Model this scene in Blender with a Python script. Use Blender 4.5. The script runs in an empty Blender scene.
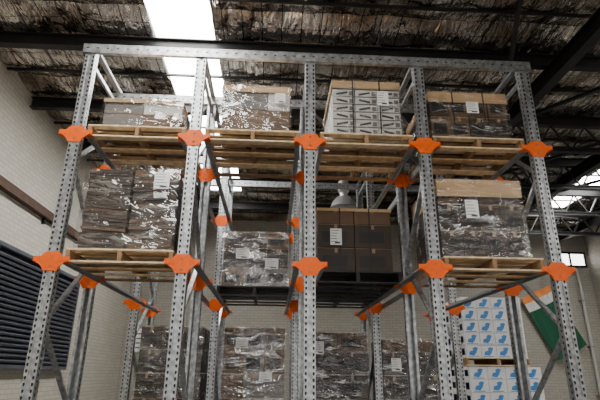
import bpy, bmesh, math, random
import numpy as np
from mathutils import Vector, Matrix, noise
random.seed(7)
# ---------------- camera calibration ----------------
obs=[]
for i,(u,v) in enumerate([(78,135),(192,137),(310,142),(427,145),(533,148)]): obs.append((i,0,u,v))
for i,(u,v) in enumerate([(52,262),(180,262),(310,265),(437,268),(558,272)]): obs.append((i,1,u,v))
for i,(u,v) in enumerate([(88,50),(205,56),(310,60),(418,65),(525,70)]): obs.append((i,2,u,v))
for i,u in enumerate([25,170,310,445,585]): obs.append((i,3,u,398+i))
D=5.0
def axes(p,y,r):
    F=np.array([math.sin(y)*math.cos(p),math.cos(y)*math.cos(p),math.sin(p)])
    R=np.array([math.cos(y),-math.sin(y),0.]); U=np.cross(R,F)
    return F, math.cos(r)*R+math.sin(r)*U, -math.sin(r)*R+math.cos(r)*U
def resid(q):
    f,p,y,r=q[:4]; F,R,U=axes(p,y,r); out=[]
    for i,l,u,v in obs:
        P=np.array([q[4+i],D,q[9+l]]); z=P@F
        out+= [300+f*(P@R)/z-u, 200-f*(P@U)/z-v]
    out.append((f-478)/8)
    out.append((y-math.radians(2.7))/math.radians(0.7))
    return np.array(out)
q=np.array([478,math.radians(19.8),math.radians(2.7),0,-2.45,-1.05,.35,1.75,3.15,2.5,1.0,3.6,-.36])
for it in range(30):
    r0=resid(q); J=np.zeros((len(r0),len(q)))
    for k in range(len(q)):
        h=1e-5*max(1,abs(q[k])); q2=q.copy(); q2[k]+=h; J[:,k]=(resid(q2)-r0)/h
    q=q-np.linalg.lstsq(J,r0,rcond=None)[0]
FL,PI_,YA,RO=q[:4]
CZ=1.6
PX=[float(a) for a in q[4:9]]
ZU,ZL,ZT=[float(a)+CZ for a in q[9:12]]

# ---------------- materials ----------------
def mat(name,col,rough=.6,metal=0.,nscale=None,namt=.15,bump=0.,bscale=40,spec=.5):
    m=bpy.data.materials.new(name); m.use_nodes=True; nt=m.node_tree; b=nt.nodes['Principled BSDF']
    b.inputs['Base Color'].default_value=(*col,1); b.inputs['Roughness'].default_value=rough; b.inputs['Metallic'].default_value=metal
    b.inputs['Specular IOR Level'].default_value=spec
    tc=nt.nodes.new('ShaderNodeTexCoord')
    if nscale:
        n=nt.nodes.new('ShaderNodeTexNoise'); n.inputs['Scale'].default_value=nscale; n.inputs['Detail'].default_value=4
        nt.links.new(tc.outputs['Object'],n.inputs['Vector'])
        r=nt.nodes.new('ShaderNodeValToRGB'); r.color_ramp.elements[0].position=.3; r.color_ramp.elements[1].position=.7
        r.color_ramp.elements[0].color=(*[c*(1-namt) for c in col],1); r.color_ramp.elements[1].color=(*[min(1,c*(1+namt)) for c in col],1)
        nt.links.new(n.outputs['Fac'],r.inputs['Fac']); nt.links.new(r.outputs['Color'],b.inputs['Base Color'])
    if bump:
        n2=nt.nodes.new('ShaderNodeTexNoise'); n2.inputs['Scale'].default_value=bscale
        nt.links.new(tc.outputs['Object'],n2.inputs['Vector'])
        bp=nt.nodes.new('ShaderNodeBump'); bp.inputs['Strength'].default_value=bump; bp.inputs['Distance'].default_value=.02
        nt.links.new(n2.outputs['Fac'],bp.inputs['Height']); nt.links.new(bp.outputs['Normal'],b.inputs['Normal'])
    return m
def emis(name,col,s):
    m=bpy.data.materials.new(name); m.use_nodes=True; nt=m.node_tree; b=nt.nodes['Principled BSDF']
    b.inputs['Base Color'].default_value=(*col,1); b.inputs['Emission Color'].default_value=(*col,1); b.inputs['Emission Strength'].default_value=s
    return m
GALV=mat('galvanised_steel',(.42,.435,.445),.36,.75,18,.4)
GALVD=mat('galvanised_steel_dull',(.28,.29,.30),.5,.5,12,.25)
RAILM=mat('galvanised_rail',(.32,.33,.34),.5,.35,12,.2)
HOLE=mat('slot_dark',(.01,.01,.011),.9)
ORANGE=mat('orange_powder_coat',(.92,.13,.002),.45,0,20,.06,spec=.3)
WOOD=mat('pallet_pine',(.62,.42,.23),.75,0,9,.3)
WOODL=mat('pallet_pine_light',(.78,.60,.38),.75,0,9,.25)
WOODB=mat('pallet_pine_worn',(.32,.19,.095),.8,0,9,.3)
PBLACK=mat('black_plastic',(.012,.012,.014),.5)
BROWN=mat('carton_dark',(.046,.029,.020),.6,0,5,.2)
BROWN2=mat('carton_mid',(.15,.09,.05),.7,0,5,.15)
DARKP=mat('carton_print_dark',(.014,.011,.010),.5)
TAN=mat('carton_kraft',(.62,.41,.22),.75,0,4,.12)
TAPE=mat('carton_tape',(.32,.21,.12),.3)
GREYC=mat('carton_grey',(.18,.165,.15),.6,0,6,.15)
LGREY=mat('carton_light_grey',(.66,.64,.60),.5,0,8,.1)
DGREY=mat('print_dark_grey',(.05,.048,.05),.5,0,8,.1)
WHITE=mat('carton_white',(.82,.83,.84),.6,0,6,.05)
BLUE=mat('print_blue',(.05,.25,.60),.5)
PAPER=mat('label_paper',(.95,.95,.93),.6)
INK=mat('label_ink',(.08,.08,.08),.7)
BLACKST=mat('black_painted_steel',(.007,.007,.008),.5,0,6,.3)
CONC=mat('concrete',(.085,.078,.07),.7,0,3,.2,.2,30)
SLAT=mat('shutter_blue_grey',(.11,.12,.15),.45,.3,5,.15)
TIMB=mat('brown_timber',(.08,.04,.025),.7,0,8,.25)
ALU=mat('spun_aluminium',(.6,.6,.6),.3,.6)
GLASS=mat('lamp_glass',(.7,.72,.7),.1)
PIPE=mat('pvc_pipe',(.45,.45,.42),.5)
F_O=mat('flag_orange',(.85,.28,.06),.8); F_W=mat('flag_white',(.7,.7,.68),.8); F_G=mat('flag_green',(.01,.09,.045),.8)
SKY=emis('skylight_translucent',(1.,.985,.95),25.)
WIN=emis('window_daylight',(1.,.98,.95),6.)

def film_mat():
    m=bpy.data.materials.new('stretch_film'); m.use_nodes=True; nt=m.node_tree; nt.nodes.clear()
    o=nt.nodes.new('ShaderNodeOutputMaterial'); mx=nt.nodes.new('ShaderNodeMixShader'); t=nt.nodes.new('ShaderNodeBsdfTransparent')
    t.inputs[0].default_value=(.97,.97,.97,1)
    g=nt.nodes.new('ShaderNodeBsdfGlossy'); g.inputs['Color'].default_value=(.98,.98,.98,1); g.inputs['Roughness'].default_value=.14
    tc=nt.nodes.new('ShaderNodeTexCoord'); mp=nt.nodes.new('ShaderNodeMapping'); mp.inputs['Scale'].default_value=(1.8,1.8,5); mp.inputs['Rotation'].default_value=(.15,.4,0)
    n=nt.nodes.new('ShaderNodeTexNoise'); n.inputs['Scale'].default_value=1.8; n.inputs['Detail'].default_value=3; n.inputs['Distortion'].default_value=.5
    mr=nt.nodes.new('ShaderNodeMapRange'); mr.inputs['From Min'].default_value=.5; mr.inputs['From Max'].default_value=.72; mr.inputs['To Min'].default_value=.09; mr.inputs['To Max'].default_value=.5
    bp=nt.nodes.new('ShaderNodeBump'); bp.inputs['Strength'].default_value=.8; bp.inputs['Distance'].default_value=.07
    L=nt.links.new
    L(tc.outputs['Object'],mp.inputs[0]); L(mp.outputs[0],n.inputs['Vector']); L(n.outputs['Fac'],mr.inputs['Value']); L(n.outputs['Fac'],bp.inputs['Height'])
    L(bp.outputs[0],g.inputs['Normal']); L(mr.outputs[0],mx.inputs[0]); L(t.outputs[0],mx.inputs[1]); L(g.outputs[0],mx.inputs[2]); L(mx.outputs[0],o.inputs[0])
    return m
FILM=film_mat()

def brick_mat(name,k):
    m=bpy.data.materials.new(name); m.use_nodes=True; nt=m.node_tree; b=nt.nodes['Principled BSDF']; L=nt.links.new
    tc=nt.nodes.new('ShaderNodeTexCoord'); sp=nt.nodes.new('ShaderNodeSeparateXYZ'); cb=nt.nodes.new('ShaderNodeCombineXYZ'); ad=nt.nodes.new('ShaderNodeMath')
    L(tc.outputs['Object'],sp.inputs[0]); L(sp.outputs[0],ad.inputs[0]); L(sp.outputs[1],ad.inputs[1]); L(ad.outputs[0],cb.inputs[0]); L(sp.outputs[2],cb.inputs[1])
    br=nt.nodes.new('ShaderNodeTexBrick'); br.inputs['Scale'].default_value=1.; br.inputs['Brick Width'].default_value=.24; br.inputs['Row Height'].default_value=.086; br.inputs['Mortar Size'].default_value=.006
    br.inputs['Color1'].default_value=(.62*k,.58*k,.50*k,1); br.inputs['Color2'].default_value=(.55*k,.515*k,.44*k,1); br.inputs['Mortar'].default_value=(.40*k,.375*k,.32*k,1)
    L(cb.outputs[0],br.inputs['Vector']); L(br.outputs['Color'],b.inputs['Base Color'])
    bp=nt.nodes.new('ShaderNodeBump'); bp.inputs['Strength'].default_value=.3; bp.inputs['Distance'].default_value=.008; bp.invert=True
    L(br.outputs['Fac'],bp.inputs['Height']); L(bp.outputs[0],b.inputs['Normal']); b.inputs['Roughness'].default_value=.6
    return m
BRICK=brick_mat('painted_brick',1.); BRICKD=brick_mat('painted_brick_dimmed',.62)  # BRICKD: same brick, dimmer light at the back put into its colour
def foil_mat():
    m=bpy.data.materials.new('foil_insulation'); m.use_nodes=True; nt=m.node_tree; b=nt.nodes['Principled BSDF']; L=nt.links.new
    tc=nt.nodes.new('ShaderNodeTexCoord'); sp=nt.nodes.new('ShaderNodeSeparateXYZ'); L(tc.outputs['Object'],sp.inputs[0])
    def line(out,period,w):
        a=nt.nodes.new('ShaderNodeMath'); a.operation='PINGPONG'; a.inputs[1].default_value=period/2; L(out,a.inputs[0])
        c=nt.nodes.new('ShaderNodeMath'); c.operation='LESS_THAN'; c.inputs[1].default_value=w; L(a.outputs[0],c.inputs[0]); return c.outputs[0]
    lx=line(sp.outputs[0],.30,.007); ly=line(sp.outputs[1],.30,.005)
    mxm=nt.nodes.new('ShaderNodeMath'); mxm.operation='MAXIMUM'; L(lx,mxm.inputs[0]); L(ly,mxm.inputs[1])
    n=nt.nodes.new('ShaderNodeTexNoise'); n.inputs['Scale'].default_value=1.1; n.inputs['Detail'].default_value=3; L(tc.outputs['Object'],n.inputs['Vector'])
    r=nt.nodes.new('ShaderNodeValToRGB'); r.color_ramp.elements[0].position=.4; r.color_ramp.elements[0].color=(.26,.21,.16,1); r.color_ramp.elements[1].position=.62; r.color_ramp.elements[1].color=(.84,.79,.72,1)
    L(n.outputs['Fac'],r.inputs[0])
    mix=nt.nodes.new('ShaderNodeMix'); mix.data_type='RGBA'; L(mxm.outputs[0],mix.inputs[0]); L(r.outputs[0],mix.inputs[6]); mix.inputs[7].default_value=(.04,.035,.03,1)
    L(mix.outputs[2],b.inputs['Base Color']); b.inputs['Metallic'].default_value=1.; b.inputs['Roughness'].default_value=.25
    mp=nt.nodes.new('ShaderNodeMapping'); mp.inputs['Scale'].default_value=(2.4,.8,1); L(tc.outputs['Object'],mp.inputs[0])
    n2=nt.nodes.new('ShaderNodeTexNoise'); n2.inputs['Scale'].default_value=2.2; n2.inputs['Detail'].default_value=3; n2.inputs['Distortion'].default_value=.3; L(mp.outputs[0],n2.inputs['Vector'])
    bp=nt.nodes.new('ShaderNodeBump'); bp.inputs['Strength'].default_value=1.; bp.inputs['Distance'].default_value=.15; L(n2.outputs[0],bp.inputs['Height']); L(bp.outputs[0],b.inputs['Normal'])
    return m
FOIL=foil_mat()

# ---------------- mesh builder ----------------
class MB:
    def __init__(s): s.v=[]; s.f=[]; s.mi=[]; s.mats=[]
    def m(s,mt):
        if mt not in s.mats: s.mats.append(mt)
        return s.mats.index(mt)
    def hexa(s,c,mt):
        n=len(s.v); s.v+= [tuple(p) for p in c]; k=s.m(mt)
        for f in [(0,3,2,1),(4,5,6,7),(0,1,5,4),(1,2,6,5),(2,3,7,6),(3,0,4,7)]:
            s.f.append(tuple(n+i for i in f)); s.mi.append(k)
    def box(s,x0,x1,y0,y1,z0,z1,mt):
        s.hexa([(x0,y0,z0),(x1,y0,z0),(x1,y1,z0),(x0,y1,z0),(x0,y0,z1),(x1,y0,z1),(x1,y1,z1),(x0,y1,z1)],mt)
    def beam(s,p1,p2,w,h,mt,up=(0,0,1)):
        a=Vector(p1); b=Vector(p2); d=(b-a).normalized(); sx=d.cross(Vector(up)).normalized(); sz=sx.cross(d)
        c=[]
        for p in (a,b):
            for i,j in ((-1,-1),(1,-1),(1,1),(-1,1)): c.append(p+sx*i*w/2+sz*j*h/2)
        s.hexa(c,mt)
    def poly(s,pts,ext,mt):
        n=len(s.v); k=s.m(mt); N=len(pts); e=Vector(ext)
        s.v+=[tuple(p) for p in pts]+[tuple(Vector(p)+e) for p in pts]
        s.f.append(tuple(n+i for i in range(N))); s.f.append(tuple(n+N+i for i in reversed(range(N)))); s.mi+=[k,k]
        for i in range(N): s.f.append((n+i,n+(i+1)%N,n+N+(i+1)%N,n+N+i)); s.mi.append(k)
    def lathe(s,prof,c,mt,n=20):
        b=len(s.v); k=s.m(mt)
        for (r,z) in prof:
            for i in range(n):
                a=2*math.pi*i/n; s.v.append((c[0]+r*math.cos(a),c[1]+r*math.sin(a),c[2]+z))
        for j in range(len(prof)-1):
            for i in range(n): s.f.append((b+j*n+i,b+j*n+(i+1)%n,b+(j+1)*n+(i+1)%n,b+(j+1)*n+i)); s.mi.append(k)
    def obj(s,name,parent=None,bevel=0,origin=None):
        me=bpy.data.meshes.new(name)
        o3=Vector(origin) if origin else Vector((0,0,0))
        me.from_pydata([tuple(Vector(v)-o3) for v in s.v],[],s.f)
        for mt in s.mats: me.materials.append(mt)
        me.polygons.foreach_set('material_index',s.mi); me.update()
        bm=bmesh.new(); bm.from_mesh(me); bmesh.ops.recalc_face_normals(bm,faces=bm.faces); bm.to_mesh(me); bm.free()
        o=bpy.data.objects.new(name,me); bpy.context.collection.objects.link(o); o.location=o3
        if parent: o.parent=parent
        if bevel:
            b=o.modifiers.new('bevel','BEVEL'); b.width=bevel; b.segments=1; b.limit_method='ANGLE'
        return o
def empty(name,loc=(0,0,0)):
    e=bpy.data.objects.new(name,None); bpy.context.collection.objects.link(e); return e

# ---------------- room ----------------
WX0,WX1,Y0,Y1,H=-4.75,11.0,-7.0,16.0,6.65
b=MB(); b.box(WX0-.2,WX1+.2,Y0-.2,Y1+.2,-.2,0,CONC); b.obj('floor')
b=MB(); b.box(WX0-.2,WX0,Y0,Y1,0,H,BRICK); b.obj('wall_left')
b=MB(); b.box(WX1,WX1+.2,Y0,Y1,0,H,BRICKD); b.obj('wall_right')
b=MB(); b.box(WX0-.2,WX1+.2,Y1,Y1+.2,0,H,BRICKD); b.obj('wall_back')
b=MB(); b.box(WX0-.2,-3.8,Y0-.2,Y0,0,H,BRICKD); b.box(8,WX1+.2,Y0-.2,Y0,0,H,BRICKD); b.box(-3.8,8,Y0-.2,Y0,5.2,H,BRICKD); b.obj('wall_front')
sky=[(-2.0,-1.05),(8.2,9.1)]
roofroot=empty('ceiling')
for a,c,y_a,y_b in ((WX0,-2.0,Y0,Y1),(-1.05,8.2,Y0,Y1),(9.1,WX1,Y0,Y1),(-2.0,-1.05,13.2,Y1),(8.2,9.1,13.9,Y1)):
    b=MB(); k=b.m(FOIL); nx=max(2,int((c-a)/.1)); ny=int((y_b-y_a)/.1)
    for j in range(ny+1):
        for i in range(nx+1):
            x=a+(c-a)*i/nx; y=y_a+(y_b-y_a)*j/ny
            z=H-.02-.06*abs(math.sin(math.pi*y/.95))+.05*noise.noise(Vector((x*1.6,y*1.6,0)))-.02*noise.noise(Vector((x*5,y*5,3)))
            b.v.append((x,y,z))
    for j in range(ny):
        for i in range(nx):
            n=j*(nx+1)+i; b.f.append((n,n+1,n+nx+2,n+nx+1)); b.mi.append(k)
    b.obj('foil_insulation',roofroot)
b=MB(); b.box(WX0-.2,WX1+.2,Y0-.2,Y1+.2,H+.16,H+.22,GALVD); b.obj('roof_sheeting',roofroot)
b=MB()
b.box(-2.0,-1.05,Y0,13.2,H,H+.03,SKY); b.box(8.2,9.1,Y0,13.9,H,H+.03,SKY)
b.obj('window_skylight',roofroot)
b=MB()
def ibeam(p1,p2,w,h,mt):
    p1=Vector(p1);p2=Vector(p2)
    b.beam(p1,p2,.015,h,mt); b.beam(p1+Vector((0,0,h/2)),p2+Vector((0,0,h/2)),w,.018,mt); b.beam(p1-Vector((0,0,h/2)),p2-Vector((0,0,h/2)),w,.018,mt)
y=6.35-1.9*6
while y<Y1-.3:
    ibeam((WX0,y,H-.22),(WX1,y,H-.22),.13,.2,BLACKST)
    if y+.95<Y1: b.box(WX0,WX1,y+.93,y+.97,H-.13,H-.09,BLACKST)
    y+=1.9
for x in (4.4,7.2,10.0):
    ibeam((x,Y0,H-.45),(x,Y1,H-.45),.16,.26,BLACKST)
for (p1,p2) in [((4.4,4.5,H-.4),(7.2,8.2,H-.4)),((7.2,4.5,H-.4),(4.4,8.2,H-.4)),((4.4,8.2,H-.4),(7.2,12,H-.4)),((7.2,8.2,H-.4),(4.4,12,H-.4)),((7.2,8.2,H-.4),(10,12,H-.4)),((10,8.2,H-.4),(7.2,12,H-.4)),((3,4.5,H-.35),(4.4,8.2,H-.4))]:
    b.beam(p1,p2,.06,.06,BLACKST)
for yy in (8.25,10.15,12.05,13.95):
    ibeam((4.4,yy,H-.85),(WX1,yy,H-.85),.08,.08,BLACKST)
    x=4.4
    while x<WX1-.7: b.beam((x,yy,H-.85),(x+.35,yy,H-.3),.035,.035,BLACKST,up=(0,1,0)); b.beam((x+.35,yy,H-.3),(x+.7,yy,H-.85),.035,.035,BLACKST,up=(0,1,0)); x+=.7
b.obj('trim_roof_beams')
root=empty('window_1')
b=MB(); wx=WX0; ya,yb,za,zb=6.2,11.6,1.7,3.6
b.box(wx,wx+.05,ya,yb,za,zb,HOLE)
for (p,q_,r,s) in ((ya-.06,yb+.06,zb,zb+.07),(ya-.06,yb+.06,za-.07,za),(ya-.06,ya,za,zb),(yb,yb+.06,za,zb)): b.box(wx,wx+.12,p,q_,r,s,SLAT)
z=za+.03
while z<zb-.08:
    b.hexa([(wx+.05,ya,z+.07),(wx+.05,yb,z+.07),(wx+.12,yb,z),(wx+.12,ya,z),(wx+.05,ya,z+.085),(wx+.05,yb,z+.085),(wx+.135,yb,z+.03),(wx+.135,ya,z+.03)],SLAT); z+=.09
for yy in (8.0,9.8): b.box(wx+.12,wx+.15,yy-.03,yy+.03,za,zb,SLAT)
b.obj('louvre_shutter',root)
b=MB(); b.box(WX0,WX0+.12,5.0,13.6,4.52,4.68,TIMB)
for yy in (5.5,7.5,9.5,11.5,13.2): b.box(WX0,WX0+.07,yy,yy+.06,4.4,4.52,BLACKST)
b.obj('trim_timber_rail')
b=MB(); b.box(9.8,10.9,Y1-.03,Y1,5.25,5.65,WIN)
for x in (9.8,10.33,10.87): b.box(x-.03,x+.03,Y1-.07,Y1,5.2,5.7,BLACKST)
b.box(9.77,10.9,Y1-.07,Y1,5.18,5.25,BLACKST); b.box(9.77,10.9,Y1-.07,Y1,5.65,5.72,BLACKST); b.obj('window_2')
b=MB(); b.lathe([(0,0),(.05,0),(.05,5.1),(0,5.1)],(10.45,Y1-.16,0),PIPE,14)
for z in (1,2.5,4): b.box(10.38,10.52,Y1-.22,Y1-.01,z,z+.04,GALVD)
b.obj('drain_pipe')
b=MB(); yb_=Y1-.012
b.box(WX0+.35,WX0+1.05,yb_-.03,yb_,2.2,2.9,PAPER)
for i in range(4): b.box(WX0+.42,WX0+.95,yb_-.036,yb_-.03,2.3+i*.14,2.34+i*.14,INK)
b.obj('notice_board')

# ---------------- rack ----------------
rack=empty('pallet_rack')
ROWS=[D,D+1.1,D+3.2,D+4.3]
PW=.12; PD=.095
def post_mesh():
    b=MB(); h=ZT+.06; w=PW/2
    b.box(-w,-.018,0,.004,0,h,GALV); b.box(.018,w,0,.004,0,h,GALV)
    b.box(-.022,.022,.012,.016,0,h,GALV); b.box(-.022,-.018,.004,.012,0,h,GALV); b.box(.018,.022,.004,.012,0,h,GALV)
    b.box(-w,-w+.004,.004,PD,0,h,GALV); b.box(w-.004,w,.004,PD,0,h,GALV)
    b.box(-w,-w+.03,PD,PD+.004,0,h,GALV); b.box(w-.03,w,PD,PD+.004,0,h,GALV)
    z=.1
    while z<h-.05:
        for sx in (-1,1):
            cx=sx*.039
            pts=[(cx-.009,-.001,z+.014),(cx+.009,-.001,z+.014),(cx+.011,-.001,z),(cx+.005,-.001,z-.018),(cx-.005,-.001,z-.018),(cx-.011,-.001,z)]
            b.poly(pts,(0,.001,0),HOLE)
            x=sx*(w+.0008)
            b.poly([(x,.035,z+.012+.025),(x,.055,z+.012+.025),(x,.055,z-.012+.025),(x,.035,z-.012+.025)],(-sx*.0008,0,0),HOLE)
        z+=.06
    b.box(-.09,.09,-.03,.13,0,.01,GALVD)
    return b
pm=post_mesh().obj('upright_post_proto'); me=pm.data; bpy.data.objects.remove(pm)
for i,x in enumerate(PX):
    for j,y in enumerate(ROWS):
        o=bpy.data.objects.new('upright_post',me); bpy.context.collection.objects.link(o); o.parent=rack
        if j%2==1:
            o.rotation_euler=(0,0,math.pi); o.location=(x,y+PD,0)
        else: o.location=(x,y,0)
b=MB()
for i,x in enumerate(PX):
    for y in ROWS:
        for z in (ZU,ZL):
            pts=[(-.185,.045),(-.185,-.005),(-.14,-.022),(-.10,-.055),(-.07,-.105),(.07,-.105),(.10,-.055),(.14,-.022),(.185,-.005),(.185,.045),(.11,.045),(.07,.095),(-.07,.095),(-.11,.045)]
            yy=y-.008
            b.poly([(x+p[0],yy,z+p[1]) for p in pts],(0,.006,0),ORANGE)
            for sx in (-1,1):
                xa,xb=sorted((x+sx*.06,x+sx*.185))
                b.box(xa,xb,yy,yy+.09,z-.012,z-.006,ORANGE)
                b.beam((x+sx*.07,yy-.004,z-.075),(x+sx*.17,yy-.004,z+.005),.004,.012,ORANGE,up=(0,1,0))
            for zz in (-.06,.05):
                b.lathe([(0,0),(.012,0),(.012,.006),(0,.006)],(x,yy-.003,z+zz),GALVD,6)
b.obj('orange_bracket',rack)
b=MB()
for i,x in enumerate(PX):
    for sx in (-1,1):
        if (i==0 and sx<0) or (i==4 and sx>0): continue
        for z in (ZU,ZL):
            xa,xb=sorted((x+sx*.115,x+sx*.17)); b.box(xa,xb,D+.0,D+4.4,z-.006,z,RAILM)
            xa,xb=sorted((x+sx*.115,x+sx*.121)); b.box(xa,xb,D+.0,D+4.4,z-.035,z+.045,RAILM)
b.obj('pallet_rail',rack)
b=MB()
for y in ROWS:
    yy=y+PD/2
    b.box(PX[0]-.09,PX[-1]+.09,yy-.07,yy-.064,ZT-.02,ZT+.10,GALV)
    b.box(PX[0]-.09,PX[-1]+.09,yy-.07,yy-.02,ZT+.094,ZT+.10,GALV); b.box(PX[0]-.09,PX[-1]+.09,yy-.07,yy-.02,ZT-.026,ZT-.02,GALV)
    x=PX[0]-.05
    while x<PX[-1]: b.box(x,x+.03,yy-.0715,yy-.07,ZT+.03,ZT+.045,HOLE); x+=.12
for x in PX:
    b.box(x-.03,x+.03,D+.05,D+4.35,ZT+.1,ZT+.14,GALVD)
for i in (0,2,3):
    b.beam((PX[i],D+1.2,ZT+.08),(PX[i+1],D+3.2,ZT+.08),.04,.03,GALVD); b.beam((PX[i+1],D+1.2,ZT+.05),(PX[i],D+3.2,ZT+.05),.04,.03,GALVD)
b.obj('top_beam',rack)
b=MB()
for x in PX:
    for ya in (D,D+3.2):
        y1,y2=ya+.06,ya+1.1+.04; zs=[.25,1.15,2.05,2.95,3.85,4.75]
        b.beam((x,y1,.2),(x,y2,.2),.035,.045,GALV); b.beam((x,y1,ZT-.12),(x,y2,ZT-.12),.035,.045,GALV)
        for k in range(len(zs)-1):
            a,c=(y1,y2) if k%2==0 else (y2,y1)
            b.beam((x,a,zs[k]),(x,c,zs[k+1]),.035,.05,GALV,up=(1,0,0))
b.obj('frame_brace',rack)

# ---------------- pallets ----------------
def pallet(cx,y0,z0,w=1.12,d=1.12,black=False):
    A=[PBLACK] if black else [WOOD,WOODL,WOOD,WOODL,WOODB]; B=PBLACK if black else WOODB
    b=MB(); h=.15
    x0=cx-w/2; x1=cx+w/2
    for k in range(3):
        xx=x0+k*(w-.045)/2; b.box(xx,xx+.045,y0,y0+d,z0+.019,z0+h-.019,B)
    n=7
    for k in range(n):
        bw=.10; yy=y0+k*(d-bw)/(n-1); j=random.uniform(-.006,.006)
        b.box(x0+j,x1+j,yy,yy+bw,z0+h-.019,z0+h,A[min(1,len(A)-1)] if k==0 else random.choice(A))
    for k in (0,2,4,6):
        bw=.10; yy=y0+k*(d-bw)/6; b.box(x0,x1,yy,yy+bw,z0,z0+.019,A[(k//2+1)%len(A)])
    return b.obj('plastic_pallet' if black else 'wooden_pallet',bevel=.002,origin=(cx,y0+d/2,z0))
PH=.15

def film(x0,x1,y0,y1,z0,z1,parent,name='stretch_film'):
    bm=bmesh.new(); n=14
    bmesh.ops.create_cube(bm,size=1)
    bmesh.ops.subdivide_edges(bm,edges=bm.edges[:],cuts=n,use_grid_fill=True)
    seed=random.uniform(0,50)
    for v in bm.verts:
        p=Vector((x0+(v.co.x+.5)*(x1-x0),y0+(v.co.y+.5)*(y1-y0),z0+(v.co.z+.5)*(z1-z0)))
        d=noise.noise(Vector((p.x*5+seed,p.y*5,p.z*9)))*.010
        dd=Vector((v.co.x,v.co.y,0))
        if dd.length>.4: p+=dd.normalized()*d
        v.co=p
    me=bpy.data.meshes.new(name); bm.to_mesh(me); bm.free(); me.materials.append(FILM)
    o=bpy.data.objects.new(name,me); bpy.context.collection.objects.link(o); o.parent=parent
def label(x,y,z,w,h,parent):
    b=MB(); b.box(x-w/2,x+w/2,y-.003,y,z-h/2,z+h/2,PAPER)
    for k in range(5):
        zz=z+h*.38-k*h*.17; ww=w*(.4 if k%2 else .34)
        b.box(x-w*.42,x-w*.42+ww*2*random.uniform(.6,1),y-.004,y-.003,zz-h*.015,zz+h*.015,INK)
    b.box(x-w*.1,x+w*.35,y-.0045,y-.004,z-h*.42,z-h*.32,INK)
    b.obj('label',parent)
def cartons(b,x0,x1,y0,y1,z0,h,nx,ny,mt,prnt=None,tape=TAPE):
    dx=(x1-x0)/nx; dy=(y1-y0)/ny
    for i in range(nx):
        for j in range(ny):
            g=.005; jx=random.uniform(-.003,.003); jy=random.uniform(0,.014)
            m_=mt if not isinstance(mt,list) else random.choice(mt)
            a,c=x0+i*dx+g+jx,x0+(i+1)*dx-g+jx; e,f=y0+j*dy+g+jy,y0+(j+1)*dy-g
            b.box(a,c,e,f,z0+.002,z0+h-.006,m_)
            if j==0:
                b.box((a+c)/2-.02,(a+c)/2+.02,e-.0015,e,z0+h*.78,z0+h-.006,tape)
                b.box(a,c,e-.001,e,z0+h-.014,z0+h-.006,tape)
                if prnt: b.box(a+dx*.12,a+dx*.78,e-.0015,e,z0+h*.2,z0+h*.66,prnt)
            if i in (0,nx-1):
                xx=a if i==0 else c; s=-1 if i==0 else 1
                b.box(min(xx,xx+s*.0015),max(xx,xx+s*.0015),(e+f)/2-.02,(e+f)/2+.02,z0+h*.78,z0+h-.006,tape)
def bc(i): return (PX[i]+PX[i+1])/2
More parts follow.
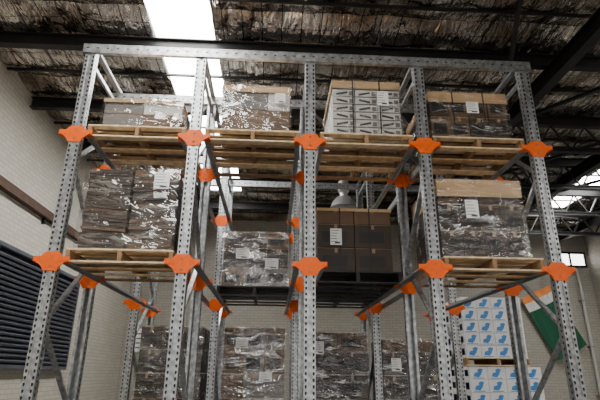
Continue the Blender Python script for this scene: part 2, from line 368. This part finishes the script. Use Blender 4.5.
def load(name,cx,y0,z0,w,d,layers,wrap=True,labels=(),lid=None,straps=False,lidh=.07):
    root=empty(name); b=MB(); z=z0; x0,x1=cx-w/2,cx+w/2; y1=y0+d
    for L in layers:
        k,h=L[0],L[1]
        if k=='c': cartons(b,x0,x1,y0,y1,z,h,L[2],L[3],L[4],L[5] if len(L)>5 else None)
        elif k=='flat':
            n=int(h/.036)
            for q_ in range(n):
                for i in range(L[2]):
                    dx=w/L[2]; r=random.uniform(0,.018); sag=.02
                    zz=z+q_*h/n; xa=x0+i*dx+.012+r*.6; xb=x0+(i+1)*dx-.012-r*.6
                    up=q_/n; s_=sag*(1-up*.3)*(1 if i==0 else -1)
                    t=h/n-.007; mt_=L[4] if random.random()<.72 else BROWN2
                    b.hexa([(xa,y0+r,zz+s_),(xb,y0+r,zz-s_),(xb,y1-r,zz-s_),(xa,y1-r,zz+s_),(xa,y0+r,zz+t+s_),(xb,y0+r,zz+t-s_),(xb,y1-r,zz+t-s_),(xa,y1-r,zz+t+s_)] if 0<q_<n-1 else
                           [(xa,y0+r,zz+(s_ if q_ else 0)),(xb,y0+r,zz-(s_ if q_ else 0)),(xb,y1-r,zz-(s_ if q_ else 0)),(xa,y1-r,zz+(s_ if q_ else 0)),(xa,y0+r,zz+t+(0 if q_ else s_)),(xb,y0+r,zz+t-(0 if q_ else s_)),(xb,y1-r,zz+t-(0 if q_ else s_)),(xa,y1-r,zz+t+(0 if q_ else s_))],mt_)
        elif k=='print':
            n=L[5]; hh=h/n
            for i in range(L[2]):
                dx=w/L[2]
                for q_ in range(n):
                    zz=z+q_*hh; xa=x0+i*dx+.006; xb=x0+(i+1)*dx-.006
                    for j in range(3):
                        b.box(xa,xb,y0+j*d/3+.004,y0+(j+1)*d/3-.003,zz+.001,zz+hh-.005,LGREY)
                    s_=1 if q_%2 else -1; xm=(xa+xb)/2
                    b.poly([(xm-.09,y0+.002,zz+hh*(.35-.15*s_)),(xm+.05,y0+.002,zz+hh*(.35+.15*s_)),(xm+.05,y0+.002,zz+hh*(.62+.15*s_)),(xm-.09,y0+.002,zz+hh*(.62-.15*s_))],(0,.002,0),DGREY)
                    b.box(xm+.07,xb-.012,y0+.002,y0+.004,zz+hh*.2,zz+hh*.75,GREYC)
                    b.box(xa,xb,y0+.002,y0+.004,zz+.001,zz+hh*.1,DGREY)
        z+=h
    if lid:
        b.box(x0-.006,x1+.006,y0-.006,y1+.006,z,z+.012,lid)
        for (a,c,e,f) in ((x0-.006,x1+.006,y0-.01,y0-.006),(x0-.006,x1+.006,y1+.006,y1+.01),(x0-.01,x0-.006,y0-.01,y1+.01),(x1+.006,x1+.01,y0-.01,y1+.01)):
            b.box(a,c,e,f,z-lidh,z+.012,lid)
        z+=.012
    if straps:
        for t in (.3,.7):
            xx=x0+t*w; b.box(xx-.008,xx+.008,y0-.013,y0-.011,z0,z+.002,PBLACK); b.box(xx-.008,xx+.008,y0-.013,y1+.012,z,z+.003,PBLACK)
    b.obj('cartons',root)
    if wrap: film(x0-.018,x1+.018,y0-.022,y1+.018,z0+.001,z+.008,root)
    for (lx,lz,lw,lh) in labels: label(cx+lx,y0-.034,z0+lz,lw,lh,root)
    return root
yF=D+.04
zu,zl=ZU+PH,ZL+PH
for i in range(4): pallet(bc(i),yF,ZU)
load('wrapped_carton_load',bc(0)+.02,yF+.05,zu,.92,1.0,[('c',.19,2,3,[GREYC,BROWN2]),('c',.17,2,3,[LGREY,GREYC])],lid=TAN,lidh=.03)
load('wrapped_carton_load',bc(1)+.02,yF+.05,zu,.82,1.0,[('c',.30,3,3,[BROWN2,LGREY,BROWN2]),('c',.31,3,3,[LGREY,LGREY,GREYC])],lid=TAN,labels=[(.29,.45,.13,.14)])
load('printed_carton_load',bc(2)+.02,yF+.05,zu,.84,1.0,[('print',.74,3,0,None,7)],lid=TAN,labels=[(.2,.5,.14,.2)],straps=True,lidh=.09)
load('wrapped_carton_load',bc(3)-.06,yF+.05,zu,.98,1.0,[('c',.31,4,3,[BROWN,BROWN2],DARKP),('c',.32,4,3,[BROWN,BROWN2],DARKP)],lid=TAN,labels=[(.04,.42,.15,.16)],straps=True,lidh=.13)
pallet(bc(0),yF,ZL); pallet(bc(3),yF,ZL)
pallet(bc(1),D+2.2,ZL,black=True); pallet(bc(2),D+.95,ZL,black=True); pallet(bc(2),D+2.3,ZL,black=True)
load('wrapped_flat_carton_load',bc(0)+.02,yF+.05,zl,1.02,1.0,[('flat',.94,2,1,BROWN)],labels=[(.33,.8,.17,.2),(.33,.62,.14,.06)])
load('wrapped_carton_load',bc(3)-.06,yF+.05,zl,.98,1.0,[('c',.32,4,3,[BROWN],DARKP),('c',.32,4,3,[BROWN],DARKP),('c',.28,4,3,[BROWN,BROWN2],DARKP)],lid=TAN,lidh=.2,labels=[(-.12,.56,.15,.22)])
load('wrapped_carton_load',bc(1),D+2.25,zl,1.0,1.0,[('c',.30,3,3,[BROWN,BROWN2,GREYC],DARKP),('c',.30,3,3,[BROWN,GREYC],DARKP),('c',.25,3,3,[BROWN2,BROWN],DARKP)],labels=[(-.2,.5,.2,.16),(.25,.35,.2,.16)])
load('wrapped_carton_load',bc(2)-.02,D+1.0,zl,.98,1.0,[('c',.32,2,3,[BROWN],DARKP),('c',.32,2,3,[BROWN],DARKP),('c',.20,2,3,[BROWN2])],labels=[(-.25,.45,.15,.22)],straps=True,wrap=False,lid=TAN,lidh=.03)
load('wrapped_carton_load',bc(2),D+2.35,zl,1.0,.95,[('c',.4,3,3,[BROWN],DARKP),('c',.4,3,3,[BROWN],DARKP)])
for i in range(4): pallet(bc(i),D+3.1,0)
load('wrapped_carton_load',bc(0),D+3.15,PH,1.0,1.0,[('c',.36,3,3,[BROWN],DARKP)]*6)
load('wrapped_carton_load',bc(1),D+3.15,PH,1.0,1.0,[('c',.36,3,3,[GREYC,LGREY,BROWN2])]*4+[('c',.36,3,3,[BROWN2,GREYC],DARKP)]*2,labels=[(-.2,1.9,.2,.14),(.2,1.4,.2,.14)])
load('wrapped_carton_load',bc(2),D+3.15,PH,1.0,1.0,[('c',.36,2,3,[BROWN],DARKP)]*5+[('c',.3,2,3,[BROWN2],DARKP)],labels=[(-.3,1.85,.16,.2)])
load('wrapped_carton_load',bc(3)-.1,D+3.15,PH,1.0,1.0,[('c',.36,3,3,[BROWN],DARKP)]*5+[('c',.2,3,3,[BROWN2])],labels=[(-.3,1.6,.16,.2)])
for zz,w,cx_,nr in ((0,1.4,4.42,7),(1.77,1.2,4.3,5)):
    pallet(cx_,9.4,zz,w=w+.02)
    root=empty('white_carton_load'); b=MB(); z=zz+PH; nx=4; dx=w/nx
    for r in range(nr):
        for i in range(nx):
            for j in range(3):
                a=cx_-w/2+i*dx; e=9.42+j*.36
                b.box(a+.004,a+dx-.004,e+.003,e+.355,z+.002,z+.226,WHITE)
            xc=cx_-w/2+(i+.5)*dx; y=9.42
            pts=[(-.10,.05),(.0,.035),(.05,.09),(.07,.14),(.09,.18),(.03,.195),(-.02,.17),(-.01,.13),(-.08,.11)]
            b.poly([(xc+p[0],y+.001,z+p[1]) for p in pts],(0,.002,0),BLUE)
            b.box(xc-.12,xc+.1,y+.001,y+.003,z+.015,z+.028,BLUE)
            x=cx_-w/2
            for j in range(3): b.box(x+.002,x+.004,9.42+j*.36+.08,9.42+j*.36+.25,z+.05,z+.17,BLUE)
        z+=.23
    b.obj('cartons',root)
# flag
b=MB(); kO,kW,kG=b.m(F_O),b.m(F_W),b.m(F_G); n=30; m_=14
base=Vector((8.65,Y1-.2,4.2)); du=Vector((.42,0,-.9))*2.15; dv=Vector((.9,0,.42))*1.15
for j in range(m_+1):
    for i in range(n+1):
        u=i/n; v=j/m_; p=base+du*u+dv*(v-.35)
        p.y+= .05*math.sin(v*14+u*3)*(.4+u); p.z-=.12*math.sin(math.pi*v)*u; b.v.append(tuple(p))
for j in range(m_):
    for i in range(n):
        a=j*(n+1)+i; b.f.append((a,a+1,a+n+2,a+n+1)); b.mi.append(kO if i<n*.10 else kW if i<n*.22 else kG)
b.obj('tricolour_flag')
# high bay lamp
root=empty('high_bay_lamp'); b=MB(); c=(1.52,10.2,5.36); S=1.3
b.lathe([(r*S,z*S) for r,z in [(0,.36),(.05,.36),(.09,.33),(.1,.15),(.07,.1),(.07,.05),(.12,.03),(.2,-.06),(.24,-.16),(.245,-.17),(.235,-.165),(.19,-.06),(.11,.02)]],c,ALU,24); b.obj('reflector',root)
b=MB(); b.lathe([(0,-.13),(.04,-.12),(.06,-.06),(.05,0),(.02,.05)],c,GLASS,16); b.obj('bulb',root)
b=MB(); b.beam((c[0],c[1],c[2]+.36*S),(c[0],c[1],H-.05),.02,.02,BLACKST,up=(0,1,0)); b.obj('suspension_cord',root)

# ---------------- world, camera ----------------
w=bpy.data.worlds.new('World'); bpy.context.scene.world=w; w.use_nodes=True
w.node_tree.nodes['Background'].inputs[0].default_value=(1.,.97,.93,1); w.node_tree.nodes['Background'].inputs[1].default_value=1.5
F,R,U=axes(PI_,YA,RO)
cam=bpy.data.cameras.new('camera'); co=bpy.data.objects.new('camera',cam); bpy.context.collection.objects.link(co)
M=Matrix(((R[0],U[0],-F[0],0),(R[1],U[1],-F[1],0),(R[2],U[2],-F[2],CZ),(0,0,0,1))); co.matrix_world=M
cam.sensor_width=36; cam.lens=FL/600*36; cam.clip_start=.05
bpy.context.scene.camera=co
